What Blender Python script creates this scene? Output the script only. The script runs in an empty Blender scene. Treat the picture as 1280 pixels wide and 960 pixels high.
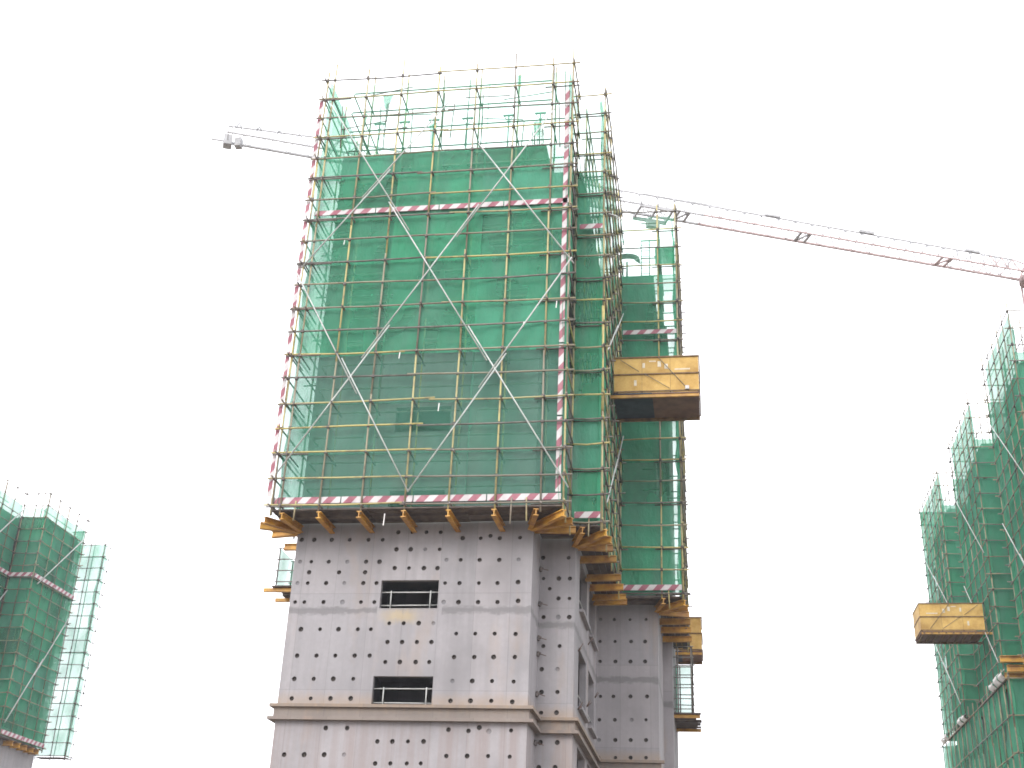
import bpy, math, random
from mathutils import Vector, Matrix, noise
random.seed(7)
D = bpy.data
SC = bpy.context.scene
COL = SC.collection
R = math.radians

# ------------------------------------------------------------------ camera
# pinhole solved from the photograph's three vanishing points (1280 x 960 px)
F, CX, CY = 1530.0, 640.0, 480.0
CAMZ = 1.6
def _ray(px, py): return Vector((px-CX, -(py-CY), -F))
_Z = _ray(780, -2700).normalized()
_Y = _ray(900, 1210); _Y = (_Y-_Z*_Y.dot(_Z)).normalized()
_X = _Y.cross(_Z)
ROT = Matrix((_X, _Y, _Z))
cam_d = D.cameras.new('camera'); cam = D.objects.new('camera', cam_d); COL.objects.link(cam)
cam_d.sensor_width = 36; cam_d.lens = 36*F/1280; cam_d.clip_end = 3000
cam.matrix_world = Matrix.Translation((0, 0, CAMZ)) @ ROT.to_4x4()
SC.camera = cam
def onY(px, py, y):
    v = ROT @ _ray(px, py); t = y/v.y
    return Vector((v.x*t, y, CAMZ+v.z*t))

# ------------------------------------------------------------------ light
SUN_EL, SUN_AZ = R(32), R(196)          # azimuth clockwise from +Y
w = D.worlds.new('World'); SC.world = w; w.use_nodes = True
nt = w.node_tree; nt.nodes.clear()
sky = nt.nodes.new('ShaderNodeTexSky'); sky.sky_type = 'NISHITA'; sky.sun_disc = False
sky.sun_elevation = SUN_EL; sky.sun_rotation = SUN_AZ; sky.dust_density = 6; sky.air_density = 1
hs = nt.nodes.new('ShaderNodeHueSaturation'); hs.inputs['Saturation'].default_value = 0.12
mx = nt.nodes.new('ShaderNodeMixRGB'); mx.inputs[0].default_value = 0.88
mx.inputs[2].default_value = (11.3, 11.3, 11.8, 1)      # even cloud cover
bg = nt.nodes.new('ShaderNodeBackground'); bg.inputs[1].default_value = 0.13
wo = nt.nodes.new('ShaderNodeOutputWorld')
nt.links.new(sky.outputs[0], hs.inputs['Color']); nt.links.new(hs.outputs[0], mx.inputs[1])
nt.links.new(mx.outputs[0], bg.inputs[0]); nt.links.new(bg.outputs[0], wo.inputs[0])
sl = D.lights.new('sun', 'SUN'); sl.energy = 1.05; sl.angle = R(25); sl.color = (1, .97, .93)
so = D.objects.new('sun', sl); COL.objects.link(so)
sdir = Vector((math.sin(SUN_AZ)*math.cos(SUN_EL), math.cos(SUN_AZ)*math.cos(SUN_EL), math.sin(SUN_EL)))
so.rotation_euler = sdir.to_track_quat('Z', 'Y').to_euler(); so.location = (0, 0, 80)
SC.view_settings.view_transform = 'Standard'; SC.view_settings.look = 'None'
SC.view_settings.gamma = 1; SC.view_settings.use_curve_mapping = False
SC.view_settings.exposure = 1.0
SC.cycles.transparent_max_bounces = 32; SC.cycles.max_bounces = 8
HAZE = .00042
SC.cycles.filter_width = 1.7

# ------------------------------------------------------------------ materials
def mat(name):
    m = D.materials.new(name); m.use_nodes = True
    return m, m.node_tree, m.node_tree.nodes['Principled BSDF']
def nd(t, kind, **kw):
    n = t.nodes.new('ShaderNode'+kind)
    for k, v in kw.items(): setattr(n, k, v)
    return n
def ramp(t, fac, stops, interp='LINEAR'):
    r = nd(t, 'ValToRGB'); r.color_ramp.interpolation = interp
    e = r.color_ramp.elements
    while len(e) < len(stops): e.new(0.5)
    for el, (p, c) in zip(e, stops): el.position = p; el.color = (*c, 1)
    t.links.new(fac, r.inputs[0]); return r.outputs[0]
def tnoise(t, vec, scale, detail=4, rough=.55):
    n = nd(t, 'TexNoise'); n.inputs['Scale'].default_value = scale
    n.inputs['Detail'].default_value = detail; n.inputs['Roughness'].default_value = rough
    t.links.new(vec, n.inputs['Vector']); return n.outputs[0]
def mapped(t, scale=(1, 1, 1), kind='Object'):
    if kind == 'Position': src = nd(t, 'NewGeometry').outputs['Position']
    else: src = nd(t, 'TexCoord').outputs[kind]
    mp = nd(t, 'Mapping'); mp.inputs['Scale'].default_value = scale
    t.links.new(src, mp.inputs['Vector']); return mp.outputs[0]
def mixc(t, fac, a, b, mode='MIX'):
    m = nd(t, 'MixRGB', blend_type=mode)
    if isinstance(fac, (int, float)): m.inputs[0].default_value = fac
    else: t.links.new(fac, m.inputs[0])
    for i, c in ((1, a), (2, b)):
        if isinstance(c, tuple): m.inputs[i].default_value = (*c, 1)
        else: t.links.new(c, m.inputs[i])
    return m.outputs[0]
def bump(t, b, h, strength, dist=.02):
    n = nd(t, 'Bump'); n.inputs['Strength'].default_value = strength; n.inputs['Distance'].default_value = dist
    t.links.new(h, n.inputs['Height']); t.links.new(n.outputs[0], b.inputs['Normal'])

def m_concrete(name, base, warm=.0):
    m, t, b = mat(name)
    p = mapped(t, kind='Position')
    big = tnoise(t, p, .35, 5); fine = tnoise(t, p, 6, 6, .65)
    streak = tnoise(t, mapped(t, (3.2, 3.2, .12), 'Position'), 1.0, 5, .6)
    c1 = ramp(t, big, [(.3, tuple(x*.74 for x in base)), (.5, base), (.72, tuple(min(1, x*1.16) for x in base))])
    c2 = mixc(t, ramp(t, streak, [(.42, (0, 0, 0)), (.75, (.45, .45, .45))]), c1, tuple(x*.62 for x in base))
    c3 = mixc(t, ramp(t, fine, [(.35, (.30, .30, .30)), (.65, (0, 0, 0))]), c2, tuple(x*.78 for x in base))
    rust = tnoise(t, mapped(t, (.9, .9, .25), 'Position'), .9, 4, .6)
    c4 = mixc(t, ramp(t, rust, [(.56, (0, 0, 0)), (.76, (.38+warm, .38+warm, .38+warm))]), c3, (.30, .215, .15))
    sp = nd(t, 'SeparateXYZ'); t.links.new(nd(t, 'NewGeometry').outputs['Position'], sp.inputs[0])
    ad = nd(t, 'Math', operation='ADD'); t.links.new(sp.outputs[0], ad.inputs[0]); t.links.new(sp.outputs[1], ad.inputs[1])
    cb = nd(t, 'CombineXYZ'); t.links.new(ad.outputs[0], cb.inputs[0]); t.links.new(sp.outputs[2], cb.inputs[1])
    br = nd(t, 'TexBrick'); br.offset = .0; t.links.new(cb.outputs[0], br.inputs['Vector'])
    br.inputs['Color1'].default_value = (.93, .93, .94, 1); br.inputs['Color2'].default_value = (1.06, 1.04, 1.04, 1); br.inputs['Mortar'].default_value = (.70, .69, .70, 1)
    for k_, v_ in (('Scale', 1), ('Mortar Size', .012), ('Mortar Smooth', 1), ('Brick Width', 1.22), ('Row Height', 3.27)): br.inputs[k_].default_value = v_
    c4 = mixc(t, 1.0, c4, br.outputs[0], 'MULTIPLY')
    def mth(op, a, b_=0.0, c_=None):
        n_ = nd(t, 'Math', operation=op); n_.use_clamp = op == 'MULTIPLY'
        for i_, v_ in ((0, a), (1, b_), (2, c_)):
            if v_ is None: continue
            if isinstance(v_, (int, float)): n_.inputs[i_].default_value = v_
            else: t.links.new(v_, n_.inputs[i_])
        return n_.outputs[0]
    def band(src, lo, hi, soft, wob):     # soft-edged strip lo..hi along one axis, edge broken by noise
        w_ = mth('ADD', src, mth('MULTIPLY_ADD', wob, .5, -.25))
        u_ = mth('SUBTRACT', mth('ABSOLUTE', mth('SUBTRACT', w_, (lo+hi)/2)), (hi-lo)/2)
        r_ = nd(t, 'MapRange'); t.links.new(u_, r_.inputs['Value'])
        r_.inputs['From Min'].default_value = soft; r_.inputs['From Max'].default_value = -soft
        return r_.outputs[0]
    wob = tnoise(t, mapped(t, (1.6, 1.6, 3), 'Position'), 1.6, 6, .65)
    wob2 = tnoise(t, mapped(t, (4, 4, 1.2), 'Position'), 1.3, 6, .7)
    X_, Y_, Zc = sp.outputs
    wincol = mth('MULTIPLY', mth('GREATER_THAN', X_, -11.12), mth('MULTIPLY', mth('LESS_THAN', X_, -8.88), mth('LESS_THAN', Y_, 40.5)))
    joint = mth('MULTIPLY', band(Zc, 12.37, 12.60, .05, wob), mth('SUBTRACT', 1.0, wincol))
    c4 = mixc(t, mth('MULTIPLY', joint, .62), c4, tuple(x*.46 for x in base))
    drip = mth('MULTIPLY', band(Zc, 9.2, 9.62, .16, wob2), wob2)
    c4 = mixc(t, mth('MULTIPLY', drip, .85), c4, (.27, .19, .12))
    sill = mth('MULTIPLY', band(X_, -10.85, -9.75, .3, wob), mth('MULTIPLY', band(Zc, 12.1, 12.5, .12, wob2), wincol))
    c4 = mixc(t, mth('MULTIPLY', sill, .6), c4, (.36, .28, .15))
    low = mth('MULTIPLY', band(Zc, 6.6, 8.9, .5, wob2), ramp(t, streak, [(.40, (0, 0, 0)), (.62, (.75, .75, .75))]))
    c4 = mixc(t, mth('MULTIPLY', low, .55), c4, (.22, .165, .15))
    t.links.new(c4, b.inputs['Base Color']); b.inputs['Roughness'].default_value = .9
    bump(t, b, fine, .35, .015); return m
CONC = m_concrete('raw_concrete', (.256, .246, .252))
CONC_LEDGE = m_concrete('stained_concrete', (.185, .16, .14), .5)
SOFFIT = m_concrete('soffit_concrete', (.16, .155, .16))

def m_simple(name, a, bcol, scale=8, rough=.7, metal=0, streak=False, obj_var=.0, kind='Object'):
    m, t, b = mat(name)
    p = mapped(t, (4, 4, .5) if streak else (1, 1, 1), kind)
    c = ramp(t, tnoise(t, p, scale, 5, .65), [(.36, a), (.62, bcol)])
    if obj_var:
        oi = nd(t, 'ObjectInfo')
        v = ramp(t, oi.outputs['Random'], [(0, (1-obj_var,)*3), (1, (1+obj_var*.4,)*3)])
        c = mixc(t, 1.0, c, v, 'MULTIPLY')
    t.links.new(c, b.inputs['Base Color']); b.inputs['Roughness'].default_value = rough
    b.inputs['Metallic'].default_value = metal
    return m
def m_tube():
    m, t, b = mat('yellow_painted_rusty_tube')
    oi = nd(t, 'ObjectInfo')
    p = mapped(t, (1, 1, 1), 'Position')
    yel = ramp(t, oi.outputs['Random'], [(0, (.42, .345, .125)), (.4, (.34, .295, .145)), (.7, (.25, .22, .15)), (1, (.16, .14, .115))])
    n = tnoise(t, p, 1.6, 5, .7)
    c = mixc(t, ramp(t, n, [(.48, (0, 0, 0)), (.66, (.8, .8, .8))]), yel, (.15, .105, .075))
    t.links.new(c, b.inputs['Base Color']); b.inputs['Roughness'].default_value = .65
    return m
TUBE = m_tube()
TUBE_DARK = m_simple('grey_rusty_tube', (.10, .085, .075), (.17, .15, .13), 3, .6, 0, obj_var=.3, kind='Position')
TUBE_FAR = m_simple('brown_weathered_tube', (.13, .105, .075), (.25, .21, .13), 2, .65, 0, obj_var=.4, kind='Position')
COUPLER = m_simple('dark_steel_coupler', (.035, .03, .03), (.08, .06, .05), 9, .6, kind='Position')
WHITE = m_simple('white_painted_tube', (.30, .31, .30), (.46, .46, .44), 2, .5, kind='Position')
BEAM = m_simple('orange_painted_steel', (.30, .135, .022), (.52, .28, .04), 2.2, .55, obj_var=.25, kind='Position')
PLANK = m_simple('weathered_plank', (.06, .048, .042), (.125, .098, .08), 3, .85, obj_var=.4, kind='Position')
FORM = m_simple('dark_formwork_ply', (.040, .036, .036), (.085, .072, .06), 1.5, .8, obj_var=.5, kind='Position')
WALER = m_simple('formwork_timber', (.09, .07, .05), (.15, .12, .085), 3, .85, obj_var=.3, kind='Position')
PLY = m_simple('yellow_plywood', (.36, .205, .045), (.55, .355, .105), 1.1, .75, obj_var=.18, kind='Position')
PLYEDGE = m_simple('brown_timber_frame', (.10, .06, .03), (.19, .115, .05), 4, .8, kind='Position')
NAVY = m_simple('navy_sheet_steel', (.018, .024, .042), (.04, .05, .075), 2, .6, kind='Position')
BROWN = m_simple('brown_sheet', (.13, .075, .055), (.19, .11, .08), 2, .75, kind='Position')
PAINT = m_simple('faded_white_paint', (.42, .36, .26), (.56, .50, .40), 6, .8, kind='Position')
REDSTEEL = m_simple('crane_red_steel', (.30, .21, .20), (.42, .32, .31), 1, .55, kind='Position')
GREYSTEEL = m_simple('crane_grey_steel', (.28, .28, .285), (.38, .38, .385), 1, .55, kind='Position')
CABGREEN = m_simple('crane_cab_paint', (.10, .24, .20), (.16, .32, .27), 1, .5, kind='Position')
GLASS = m_simple('dark_cab_glass', (.02, .025, .03), (.04, .045, .05), 1, .1)
ROPE = m_simple('steel_rope', (.05, .05, .05), (.09, .09, .09), 4, .5)
TARP = m_simple('mint_tarpaulin', (.30, .47, .41), (.42, .58, .51), 2, .7, kind='Position')
CLOTH = m_simple('pale_work_sheet', (.45, .43, .42), (.62, .60, .58), 3, .85, kind='Position')
PROP = m_simple('green_shoring_prop', (.05, .16, .12), (.10, .22, .17), 3, .55, kind='Position')
REBAR = m_simple('rusty_rebar', (.07, .045, .035), (.14, .08, .055), 6, .8, kind='Position')
DIRT = m_simple('bare_site_soil', (.13, .10, .075), (.20, .16, .12), .08, .95, kind='Position')
HOLE = m_simple('dark_tie_hole', (.030, .026, .024), (.07, .058, .05), 12, .95, kind='Position')

def m_net(name='green_safety_net', cmin=.50, cmax=.80, old=0.0, tint_to=(.125, .225, .195)):
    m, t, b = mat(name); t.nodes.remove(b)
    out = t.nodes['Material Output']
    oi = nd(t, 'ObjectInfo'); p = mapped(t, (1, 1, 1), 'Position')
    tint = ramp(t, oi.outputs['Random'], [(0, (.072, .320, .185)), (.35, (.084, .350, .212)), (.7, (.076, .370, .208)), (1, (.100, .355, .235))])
    tint = mixc(t, old, tint, tint_to)
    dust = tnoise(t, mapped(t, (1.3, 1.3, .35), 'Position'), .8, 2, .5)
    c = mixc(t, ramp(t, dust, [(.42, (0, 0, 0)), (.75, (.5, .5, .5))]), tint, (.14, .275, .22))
    dif = nd(t, 'BsdfDiffuse'); tr = nd(t, 'BsdfTranslucent'); tp = nd(t, 'BsdfTransparent')
    t.links.new(c, dif.inputs[0]); t.links.new(c, tr.inputs[0]); tp.inputs[0].default_value = (.90, 1, .96, 1)
    wr = tnoise(t, mapped(t, (2.2, 2.2, .8), 'Position'), 2.4, 3, .6); bp = nd(t, 'Bump'); bp.inputs['Strength'].default_value = .9; bp.inputs['Distance'].default_value = .12
    t.links.new(wr, bp.inputs['Height']); t.links.new(bp.outputs[0], dif.inputs['Normal'])
    m1 = nd(t, 'MixShader'); m1.inputs[0].default_value = .27
    t.links.new(dif.outputs[0], m1.inputs[1]); t.links.new(tr.outputs[0], m1.inputs[2])
    cov = nd(t, 'MapRange'); cov.inputs['To Min'].default_value = cmin; cov.inputs['To Max'].default_value = cmax
    nz = tnoise(t, mapped(t, (.9, .9, .5), 'Position'), 1.1, 2, .5)
    add = nd(t, 'Math', operation='ADD'); mul = nd(t, 'Math', operation='MULTIPLY'); mul.inputs[1].default_value = .28
    t.links.new(oi.outputs['Random'], mul.inputs[0]); t.links.new(mul.outputs[0], add.inputs[0]); t.links.new(nz, add.inputs[1])
    t.links.new(add.outputs[0], cov.inputs['Value']); cov.inputs['From Min'].default_value = .35; cov.inputs['From Max'].default_value = .95
    m2 = nd(t, 'MixShader'); t.links.new(cov.outputs[0], m2.inputs[0])
    t.links.new(tp.outputs[0], m2.inputs[1]); t.links.new(m1.outputs[0], m2.inputs[2])
    t.links.new(m2.outputs[0], out.inputs[0]); return m
NET = m_net(); NET_DIM = m_net('dimmed_green_safety_net', .46, .70, .62, (.082, .165, .145)); NET_DENSE = m_net('dense_green_safety_net', .66, .88, .36, (.040, .205, .115)); NET_THIN = m_net('thin_worn_green_net', .20, .36, .0)  # second net: less-lit concrete behind the lower lifts is put into its colour
def m_stripe():
    m, t, b = mat('red_white_hazard_stripe')
    sx = nd(t, 'SeparateXYZ'); t.links.new(nd(t, 'TexCoord').outputs['Object'], sx.inputs[0])
    def mth(op, a, b_):
        n = nd(t, 'Math', operation=op)
        for i, v in ((0, a), (1, b_)):
            if isinstance(v, (int, float)): n.inputs[i].default_value = v
            else: t.links.new(v, n.inputs[i])
        return n.outputs[0]
    s = mth('ADD', mth('ADD', sx.outputs[0], sx.outputs[1]), mth('MULTIPLY', sx.outputs[2], -.85))
    s = mth('ADD', s, 50.0)
    f = mth('FRACT', mth('DIVIDE', s, .60), 0)
    k = mth('GREATER_THAN', f, .5)
    p = mapped(t, (1, 1, 1), 'Position'); n = tnoise(t, p, 2.2, 6, .7)
    red = ramp(t, n, [(.35, (.20, .050, .075)), (.66, (.30, .125, .15))])
    wh = ramp(t, n, [(.3, (.36, .33, .33)), (.65, (.50, .47, .47))])
    t.links.new(mixc(t, k, wh, red), b.inputs['Base Color']); b.inputs['Roughness'].default_value = .7
    return m
STRIPE = m_stripe()

# ------------------------------------------------------------------ mesh helpers
class MB:
    def __init__(s): s.v = []; s.f = []; s.sm = []
    def quad(s, *p):
        i = len(s.v); s.v += [Vector(q) for q in p]; s.f.append(tuple(range(i, i+len(p)))); s.sm.append(False); return s
    def box(s, x0, x1, y0, y1, z0, z1):
        i = len(s.v)
        s.v += [Vector((x, y, z)) for x in (x0, x1) for y in (y0, y1) for z in (z0, z1)]
        for q in ((0, 1, 3, 2), (4, 6, 7, 5), (0, 4, 5, 1), (2, 3, 7, 6), (0, 2, 6, 4), (1, 5, 7, 3)):
            s.f.append(tuple(i+k for k in q)); s.sm.append(False)
        return s
    def bar(s, p, q, wd, ht, up=(0, 0, 1)):      # rectangular bar from p to q
        p, q = Vector(p), Vector(q); d = (q-p).normalized(); sd = d.cross(Vector(up))
        if sd.length < 1e-4: sd = d.cross(Vector((1, 0, 0)))
        sd.normalize(); u = sd.cross(d); i = len(s.v)
        for c in (p, q):
            for a, b in ((-1, -1), (1, -1), (1, 1), (-1, 1)): s.v.append(c+sd*a*wd/2+u*b*ht/2)
        for k in range(4): s.f.append((i+k, i+(k+1) % 4, i+4+(k+1) % 4, i+4+k)); s.sm.append(False)
        s.f.append((i+3, i+2, i+1, i)); s.f.append((i+4, i+5, i+6, i+7)); s.sm += [False, False]
        return s
    def tube(s, p, q, r, n=6, bend=None):
        p, q = Vector(p), Vector(q); d = (q-p).normalized()
        a = d.cross(Vector((0, 0, 1)))
        if a.length < 1e-3: a = Vector((1, 0, 0))
        a.normalize(); b = d.cross(a); i = len(s.v)
        cs = [p, q] if bend is None else [p, (p+q)/2+Vector(bend), q]
        for c in cs:
            for k in range(n):
                t = 2*math.pi*k/n; s.v.append(c+(a*math.cos(t)+b*math.sin(t))*r)
        for j in range(len(cs)-1):
            for k in range(n):
                s.f.append((i+j*n+k, i+j*n+(k+1) % n, i+(j+1)*n+(k+1) % n, i+(j+1)*n+k)); s.sm.append(True)
        m = (len(cs)-1)*n
        s.f.append(tuple(i+k for k in range(n))[::-1]); s.f.append(tuple(i+m+k for k in range(n))); s.sm += [False, False]
        return s
    def ibeam(s, p, q, wd=.15, ht=.22, th=.03):
        p, q = Vector(p), Vector(q); u = Vector((0, 0, 1))
        s.bar(p+u*(ht-th)/2, q+u*(ht-th)/2, wd, th); s.bar(p-u*(ht-th)/2, q-u*(ht-th)/2, wd, th)
        s.bar(p, q, th, ht-2*th-.002); return s
    def build(s, name, material, parent=None, base=None):
        lo = Vector((min(v.x for v in s.v), min(v.y for v in s.v), min(v.z for v in s.v)))
        hi = Vector((max(v.x for v in s.v), max(v.y for v in s.v), max(v.z for v in s.v)))
        c = (lo+hi)/2
        me = D.meshes.new(name); me.from_pydata([v-c for v in s.v], [], s.f)
        for pl, sm in zip(me.polygons, s.sm): pl.use_smooth = sm
        me.materials.append(material); o = D.objects.new(name, me); COL.objects.link(o)
        put(o, c, parent); return o
WPOS = {}
def put(o, wpos, parent=None):
    wpos = Vector(wpos); WPOS[o.name] = wpos
    if parent: o.parent = parent; o.location = wpos-WPOS[parent.name]
    else: o.location = wpos
def thing(name, label, cat, base, group=None):
    o = D.objects.new(name, None); COL.objects.link(o); put(o, base)
    return tag(o, label, cat, group)
def tag(o, label, cat, group=None):
    o['label'] = label; o['category'] = cat
    if group: o['group'] = group
    return o
def stuff(o): o['kind'] = 'stuff'; return o

# ------------------------------------------------------------------ ground
g = MB().quad((-900, -900, 0), (900, -900, 0), (900, 900, 0), (-900, 900, 0)).build('ground', DIRT); g['kind'] = 'structure'

# ------------------------------------------------------------------ main tower: walls with real tie holes and windows
Z0, Z1 = 15.75, 35.0         # scaffold base and top
FLOORS = [0, 2.75, 5.95, 9.08, 12.52, 15.78, 19.03, 22.28, 25.53, 28.78, 31.45]
YF, YS, YB, YW = 39.5, 41.4, 50.0, 55.0
XL, X1, X2, X3, X4 = -14.25, -5.85, -4.6, -2.1, -1.68
z7 = lambda o, s, rows: [(o[0]+x/s, o[1]+(yy if yy else y)/s) for y, xs in rows for x, yy in [(q if isinstance(q, tuple) else (q, None)) for q in xs]]
HF = z7((320, 720), 4, [(35, [207, 258, 350, 441, 536, 602, 945, 1017, 1114, 1207]), (130, [195, 241, 337, 432, 524, 591, 938, 1012, 1110, 1207]),
    (266, [224, 320, 412, 509, 574]), (236, [666, 738, 813, 887]), (330, [657, 730, 804, 877]), (288, [1001, 1096, 1193]),
    (398, [205, 302, 396, 493, 568]), (430, [646, 719, 798, 866]), (405, [990, 1091, 1188]), (514, [191, 288, 386, 486]), (525, [982, 1081, 1180]),
    (612, [178, 273, 372, 473]), (624, [972, 1072, 1176]), (760, [348, 455]), (768, [962, (1062, 774), (1116, 757), (1164, 776)]),
    (827, [606, 681, 759, 837]), (893, [140, 240, 340, 440]), (900, [951, 1055, 1160]), (937, [595, 671, 753, 823])])
HF += z7((310, 480), 4, [(740, [751, 822, 892, 963]), (770, [1073, 1163, (1212, 758), 1259]), (778, [268, 331, 418, 508, 602, 673]),
    (826, [742, 813, 886, 958]), (879, [992, 1063, 1158, 1256]), (888, [260, 316, 403, 496, 590, 657]), (941, [305, 455, 585]), (920, [733, 804, 879, 947])])
HF += z7((600, 720), 4, [(30, [87, 190]), (124, [87, 190]), (290, [74, 178]), (405, [68, 174]), (528, [60, 168]), (629, [56, 161]), (772, [45, 155]), (903, [38, 148])])
HF += z7((600, 480), 4, [(767, [98, 200]), (877, [95, 193])])
for k in range(1, 3):        # rows just under the frame's lower edge
    HF += [(px-2*k, 950+30*k) for px in (352, 377, 402, 428, 468, 487, 507, 525, 556, 582, 608, 634)]
HS = z7((600, 720), 4, [(12, [317, 394, 449]), (63, [348]), (112, [392, 447]), (205, [317, 391, 446]), (242, [318, 400]), (350, [316, 398]), (466, [308, 387]),
    (580, [307, 387]), (683, [305, 382]), (832, [301, 386]), (957, [293, 375])]) + z7((600, 480), 4, [(868, [315, 443])])
HB = z7((600, 720), 4, [(217, [603, 671, 750, 830]), (327, [600, 675, 755, 825]), (427, [600, 677, 752, 825]), (505, [615, 680, 752, 828]), (602, [602, 667, 752, 835]),
    (719, [597, 674, 758, 830]), (820, [595, 676, 753, 830]), (908, [592, 677, 753, 830])])
HW = z7((600, 720), 4, [(830, [922]), (915, [918])])
def holes_on(pts, y, r):
    out = []
    for p in pts:
        v = onY(*p, y)
        if all((v.x-a)**2+(v.z-b)**2 > .2**2 for a, b, _ in out): out.append((v.x, v.z, r*random.uniform(.82, 1.1)))
    return out
WINX = (-11.04, -9.02)

hole_mesh = {}
def tie_plug():
    if 'm' not in hole_mesh:
        n = 10; me = D.meshes.new('tie_hole')
        vs = [(math.cos(2*math.pi*k/n), 0, math.sin(2*math.pi*k/n)) for k in range(n)] + [(.45*math.cos(2*math.pi*k/n), .35, .45*math.sin(2*math.pi*k/n)) for k in range(n)]
        fs = [(k, (k+1) % n, n+(k+1) % n, n+k) for k in range(n)] + [tuple(range(n, 2*n))[::-1]]
        me.from_pydata(vs, [], fs); me.materials.append(HOLE); hole_mesh['m'] = me
    return hole_mesh['m']
def wall_panel(parent, x0, x1, z0, z1, y, holes, wins, material, name='wall_panel'):
    """front-facing wall panel (normal -Y): real recesses for tie holes, real openings for windows"""
    mb = MB(); hs = []; ws = []
    items = [(hx-hr-.02, hx+hr+.02, hz-hr-.02, hz+hr+.02, ('h', hx, hz, hr)) for hx, hz, hr in holes if x0+hr < hx < x1-hr and z0+hr+.02 < hz < z1-hr-.02]
    items = [i for i in items if not any(a-.03 < i[1] and i[0] < b+.03 and c-.03 < i[3] and i[2] < d+.03 for a, b, c, d in wins)]
    items += [(a, b, c, d, ('w',)) for a, b, c, d in wins]
    def cell(a, b, c, d, its):
        if not its: mb.quad((a, y, c), (b, y, c), (b, y, d), (a, y, d)); return
        if len(its) == 1:
            k = its[0]
            if k[4][0] == 'w':
                e, f, g_, h = k[:4]
                for q in ((a, b, c, g_), (a, b, h, d), (a, e, g_, h), (f, b, g_, h)):
                    if q[1]-q[0] > 1e-4 and q[3]-q[2] > 1e-4: mb.quad((q[0], y, q[2]), (q[1], y, q[2]), (q[1], y, q[3]), (q[0], y, q[3]))
                t = .22; yb = y+3.0
                for p in (((e, g_), (f, g_)), ((f, g_), (f, h)), ((f, h), (e, h)), ((e, h), (e, g_))):
                    (ax, az), (bx, bz) = p; mb.quad((ax, y, az), (bx, y, bz), (bx, y+t, bz), (ax, y+t, az))
                ws.append((e, f, g_, h)); return
            _, hx, hz, hr = k[4]; n = 10; dep = .10
            ring = [(hx+hr*math.cos(2*math.pi*j/n), hz+hr*math.sin(2*math.pi*j/n)) for j in range(n)]
            def rim(tx, tz):
                s = []
                for q, lim in ((tx, (b-hx) if tx > 0 else (hx-a)), (tz, (d-hz) if tz > 0 else (hz-c))):
                    s.append(lim/abs(q) if abs(q) > 1e-6 else 1e9)
                m_ = min(s); return (hx+tx*m_, hz+tz*m_)
            corners = [(b, d), (a, d), (a, c), (b, c)]
            for j in range(n):
                t0, t1 = 2*math.pi*j/n, 2*math.pi*(j+1)/n
                r0, r1 = rim(math.cos(t0), math.sin(t0)), rim(math.cos(t1), math.sin(t1))
                pts = [ring[j], r0]
                for cx, cz in corners:
                    an = math.atan2(cz-hz, cx-hx) % (2*math.pi)
                    if t0+1e-5 < an < t1-1e-5: pts.append((cx, cz))
                pts += [r1, ring[(j+1) % n]]
                mb.quad(*[(px, y, pz) for px, pz in pts])
                (ax, az), (bx, bz) = ring[j], ring[(j+1) % n]
                mb.quad((ax, y, az), (bx, y, bz), (bx, y+dep, bz), (ax, y+dep, az))
            hs.append((hx, hz, hr)); return
        best = None
        for axis in (0, 2):
            srt = sorted(its, key=lambda q: q[axis]); mxe = -1e9
            for j in range(len(srt)-1):
                mxe = max(mxe, srt[j][axis+1]); gap = srt[j+1][axis]-mxe
                if gap > 0 and (best is None or gap > best[0]): best = (gap, axis, mxe+gap/2)
        if best is None: return cell(a, b, c, d, its[:1])
        _, axis, cut = best
        lo = [q for q in its if q[axis+1] <= cut]; hi = [q for q in its if q[axis] >= cut]
        if axis == 0: cell(a, cut, c, d, lo); cell(cut, b, c, d, hi)
        else: cell(a, b, c, cut, lo); cell(a, b, cut, d, hi)
    cell(x0, x1, z0, z1, items)
    o = mb.build(name, material, parent)
    for hx, hz, hr in hs:
        k = D.objects.new('tie_hole', tie_plug()); COL.objects.link(k); 
        filled = random.random() < .1
        put(k, (hx, y+(.012 if filled else .035), hz), o); k.scale = (hr*.995, .05 if filled else .16, hr*.995)
        if filled: k.material_slots[0].link = 'OBJECT'; k.material_slots[0].material = SOFFIT
    for e, f, g_, h in ws:
        rm = MB(); yb = y+3.2; ya = y+.221; k = .6
        rm.quad((e-k, yb, g_-.9), (f+k, yb, g_-.9), (f+k, yb, h+.5), (e-k, yb, h+.5))
        rm.quad((e-k, ya, h+.5), (f+k, ya, h+.5), (f+k, yb, h+.5), (e-k, yb, h+.5)); rm.quad((e-k, ya, g_-.9), (f+k, ya, g_-.9), (f+k, yb, g_-.9), (e-k, yb, g_-.9))
        rm.quad((e-k, ya, g_-.9), (e-k, yb, g_-.9), (e-k, yb, h+.5), (e-k, ya, h+.5)); rm.quad((f+k, ya, g_-.9), (f+k, yb, g_-.9), (f+k, yb, h+.5), (f+k, ya, h+.5))
        for q in ((e-k, e, g_-.9, h+.5), (f, f+k, g_-.9, h+.5), (e, f, h, h+.5), (e, f, g_-.9, g_)):
            rm.quad((q[0], ya, q[2]), (q[1], ya, q[2]), (q[1], ya, q[3]), (q[0], ya, q[3]))
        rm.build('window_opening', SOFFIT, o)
        if z1 < 16:
            wd = f-e
            for xx in (e+.17*wd, e+.88*wd+random.uniform(-.06, .03)):
                MB().tube((xx, y+.14, g_+.005), (xx, y+.14, g_+.66*(h-g_)), .024).build('guard_rail', WHITE, o)
            for zz in (g_+.15*(h-g_), g_+.62*(h-g_)):
                MB().tube((e+.003, y+.19, zz), (f-.003, y+.19, zz+random.uniform(-.01, .02)), .021).build('guard_rail', WHITE, o)
    return o

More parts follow.
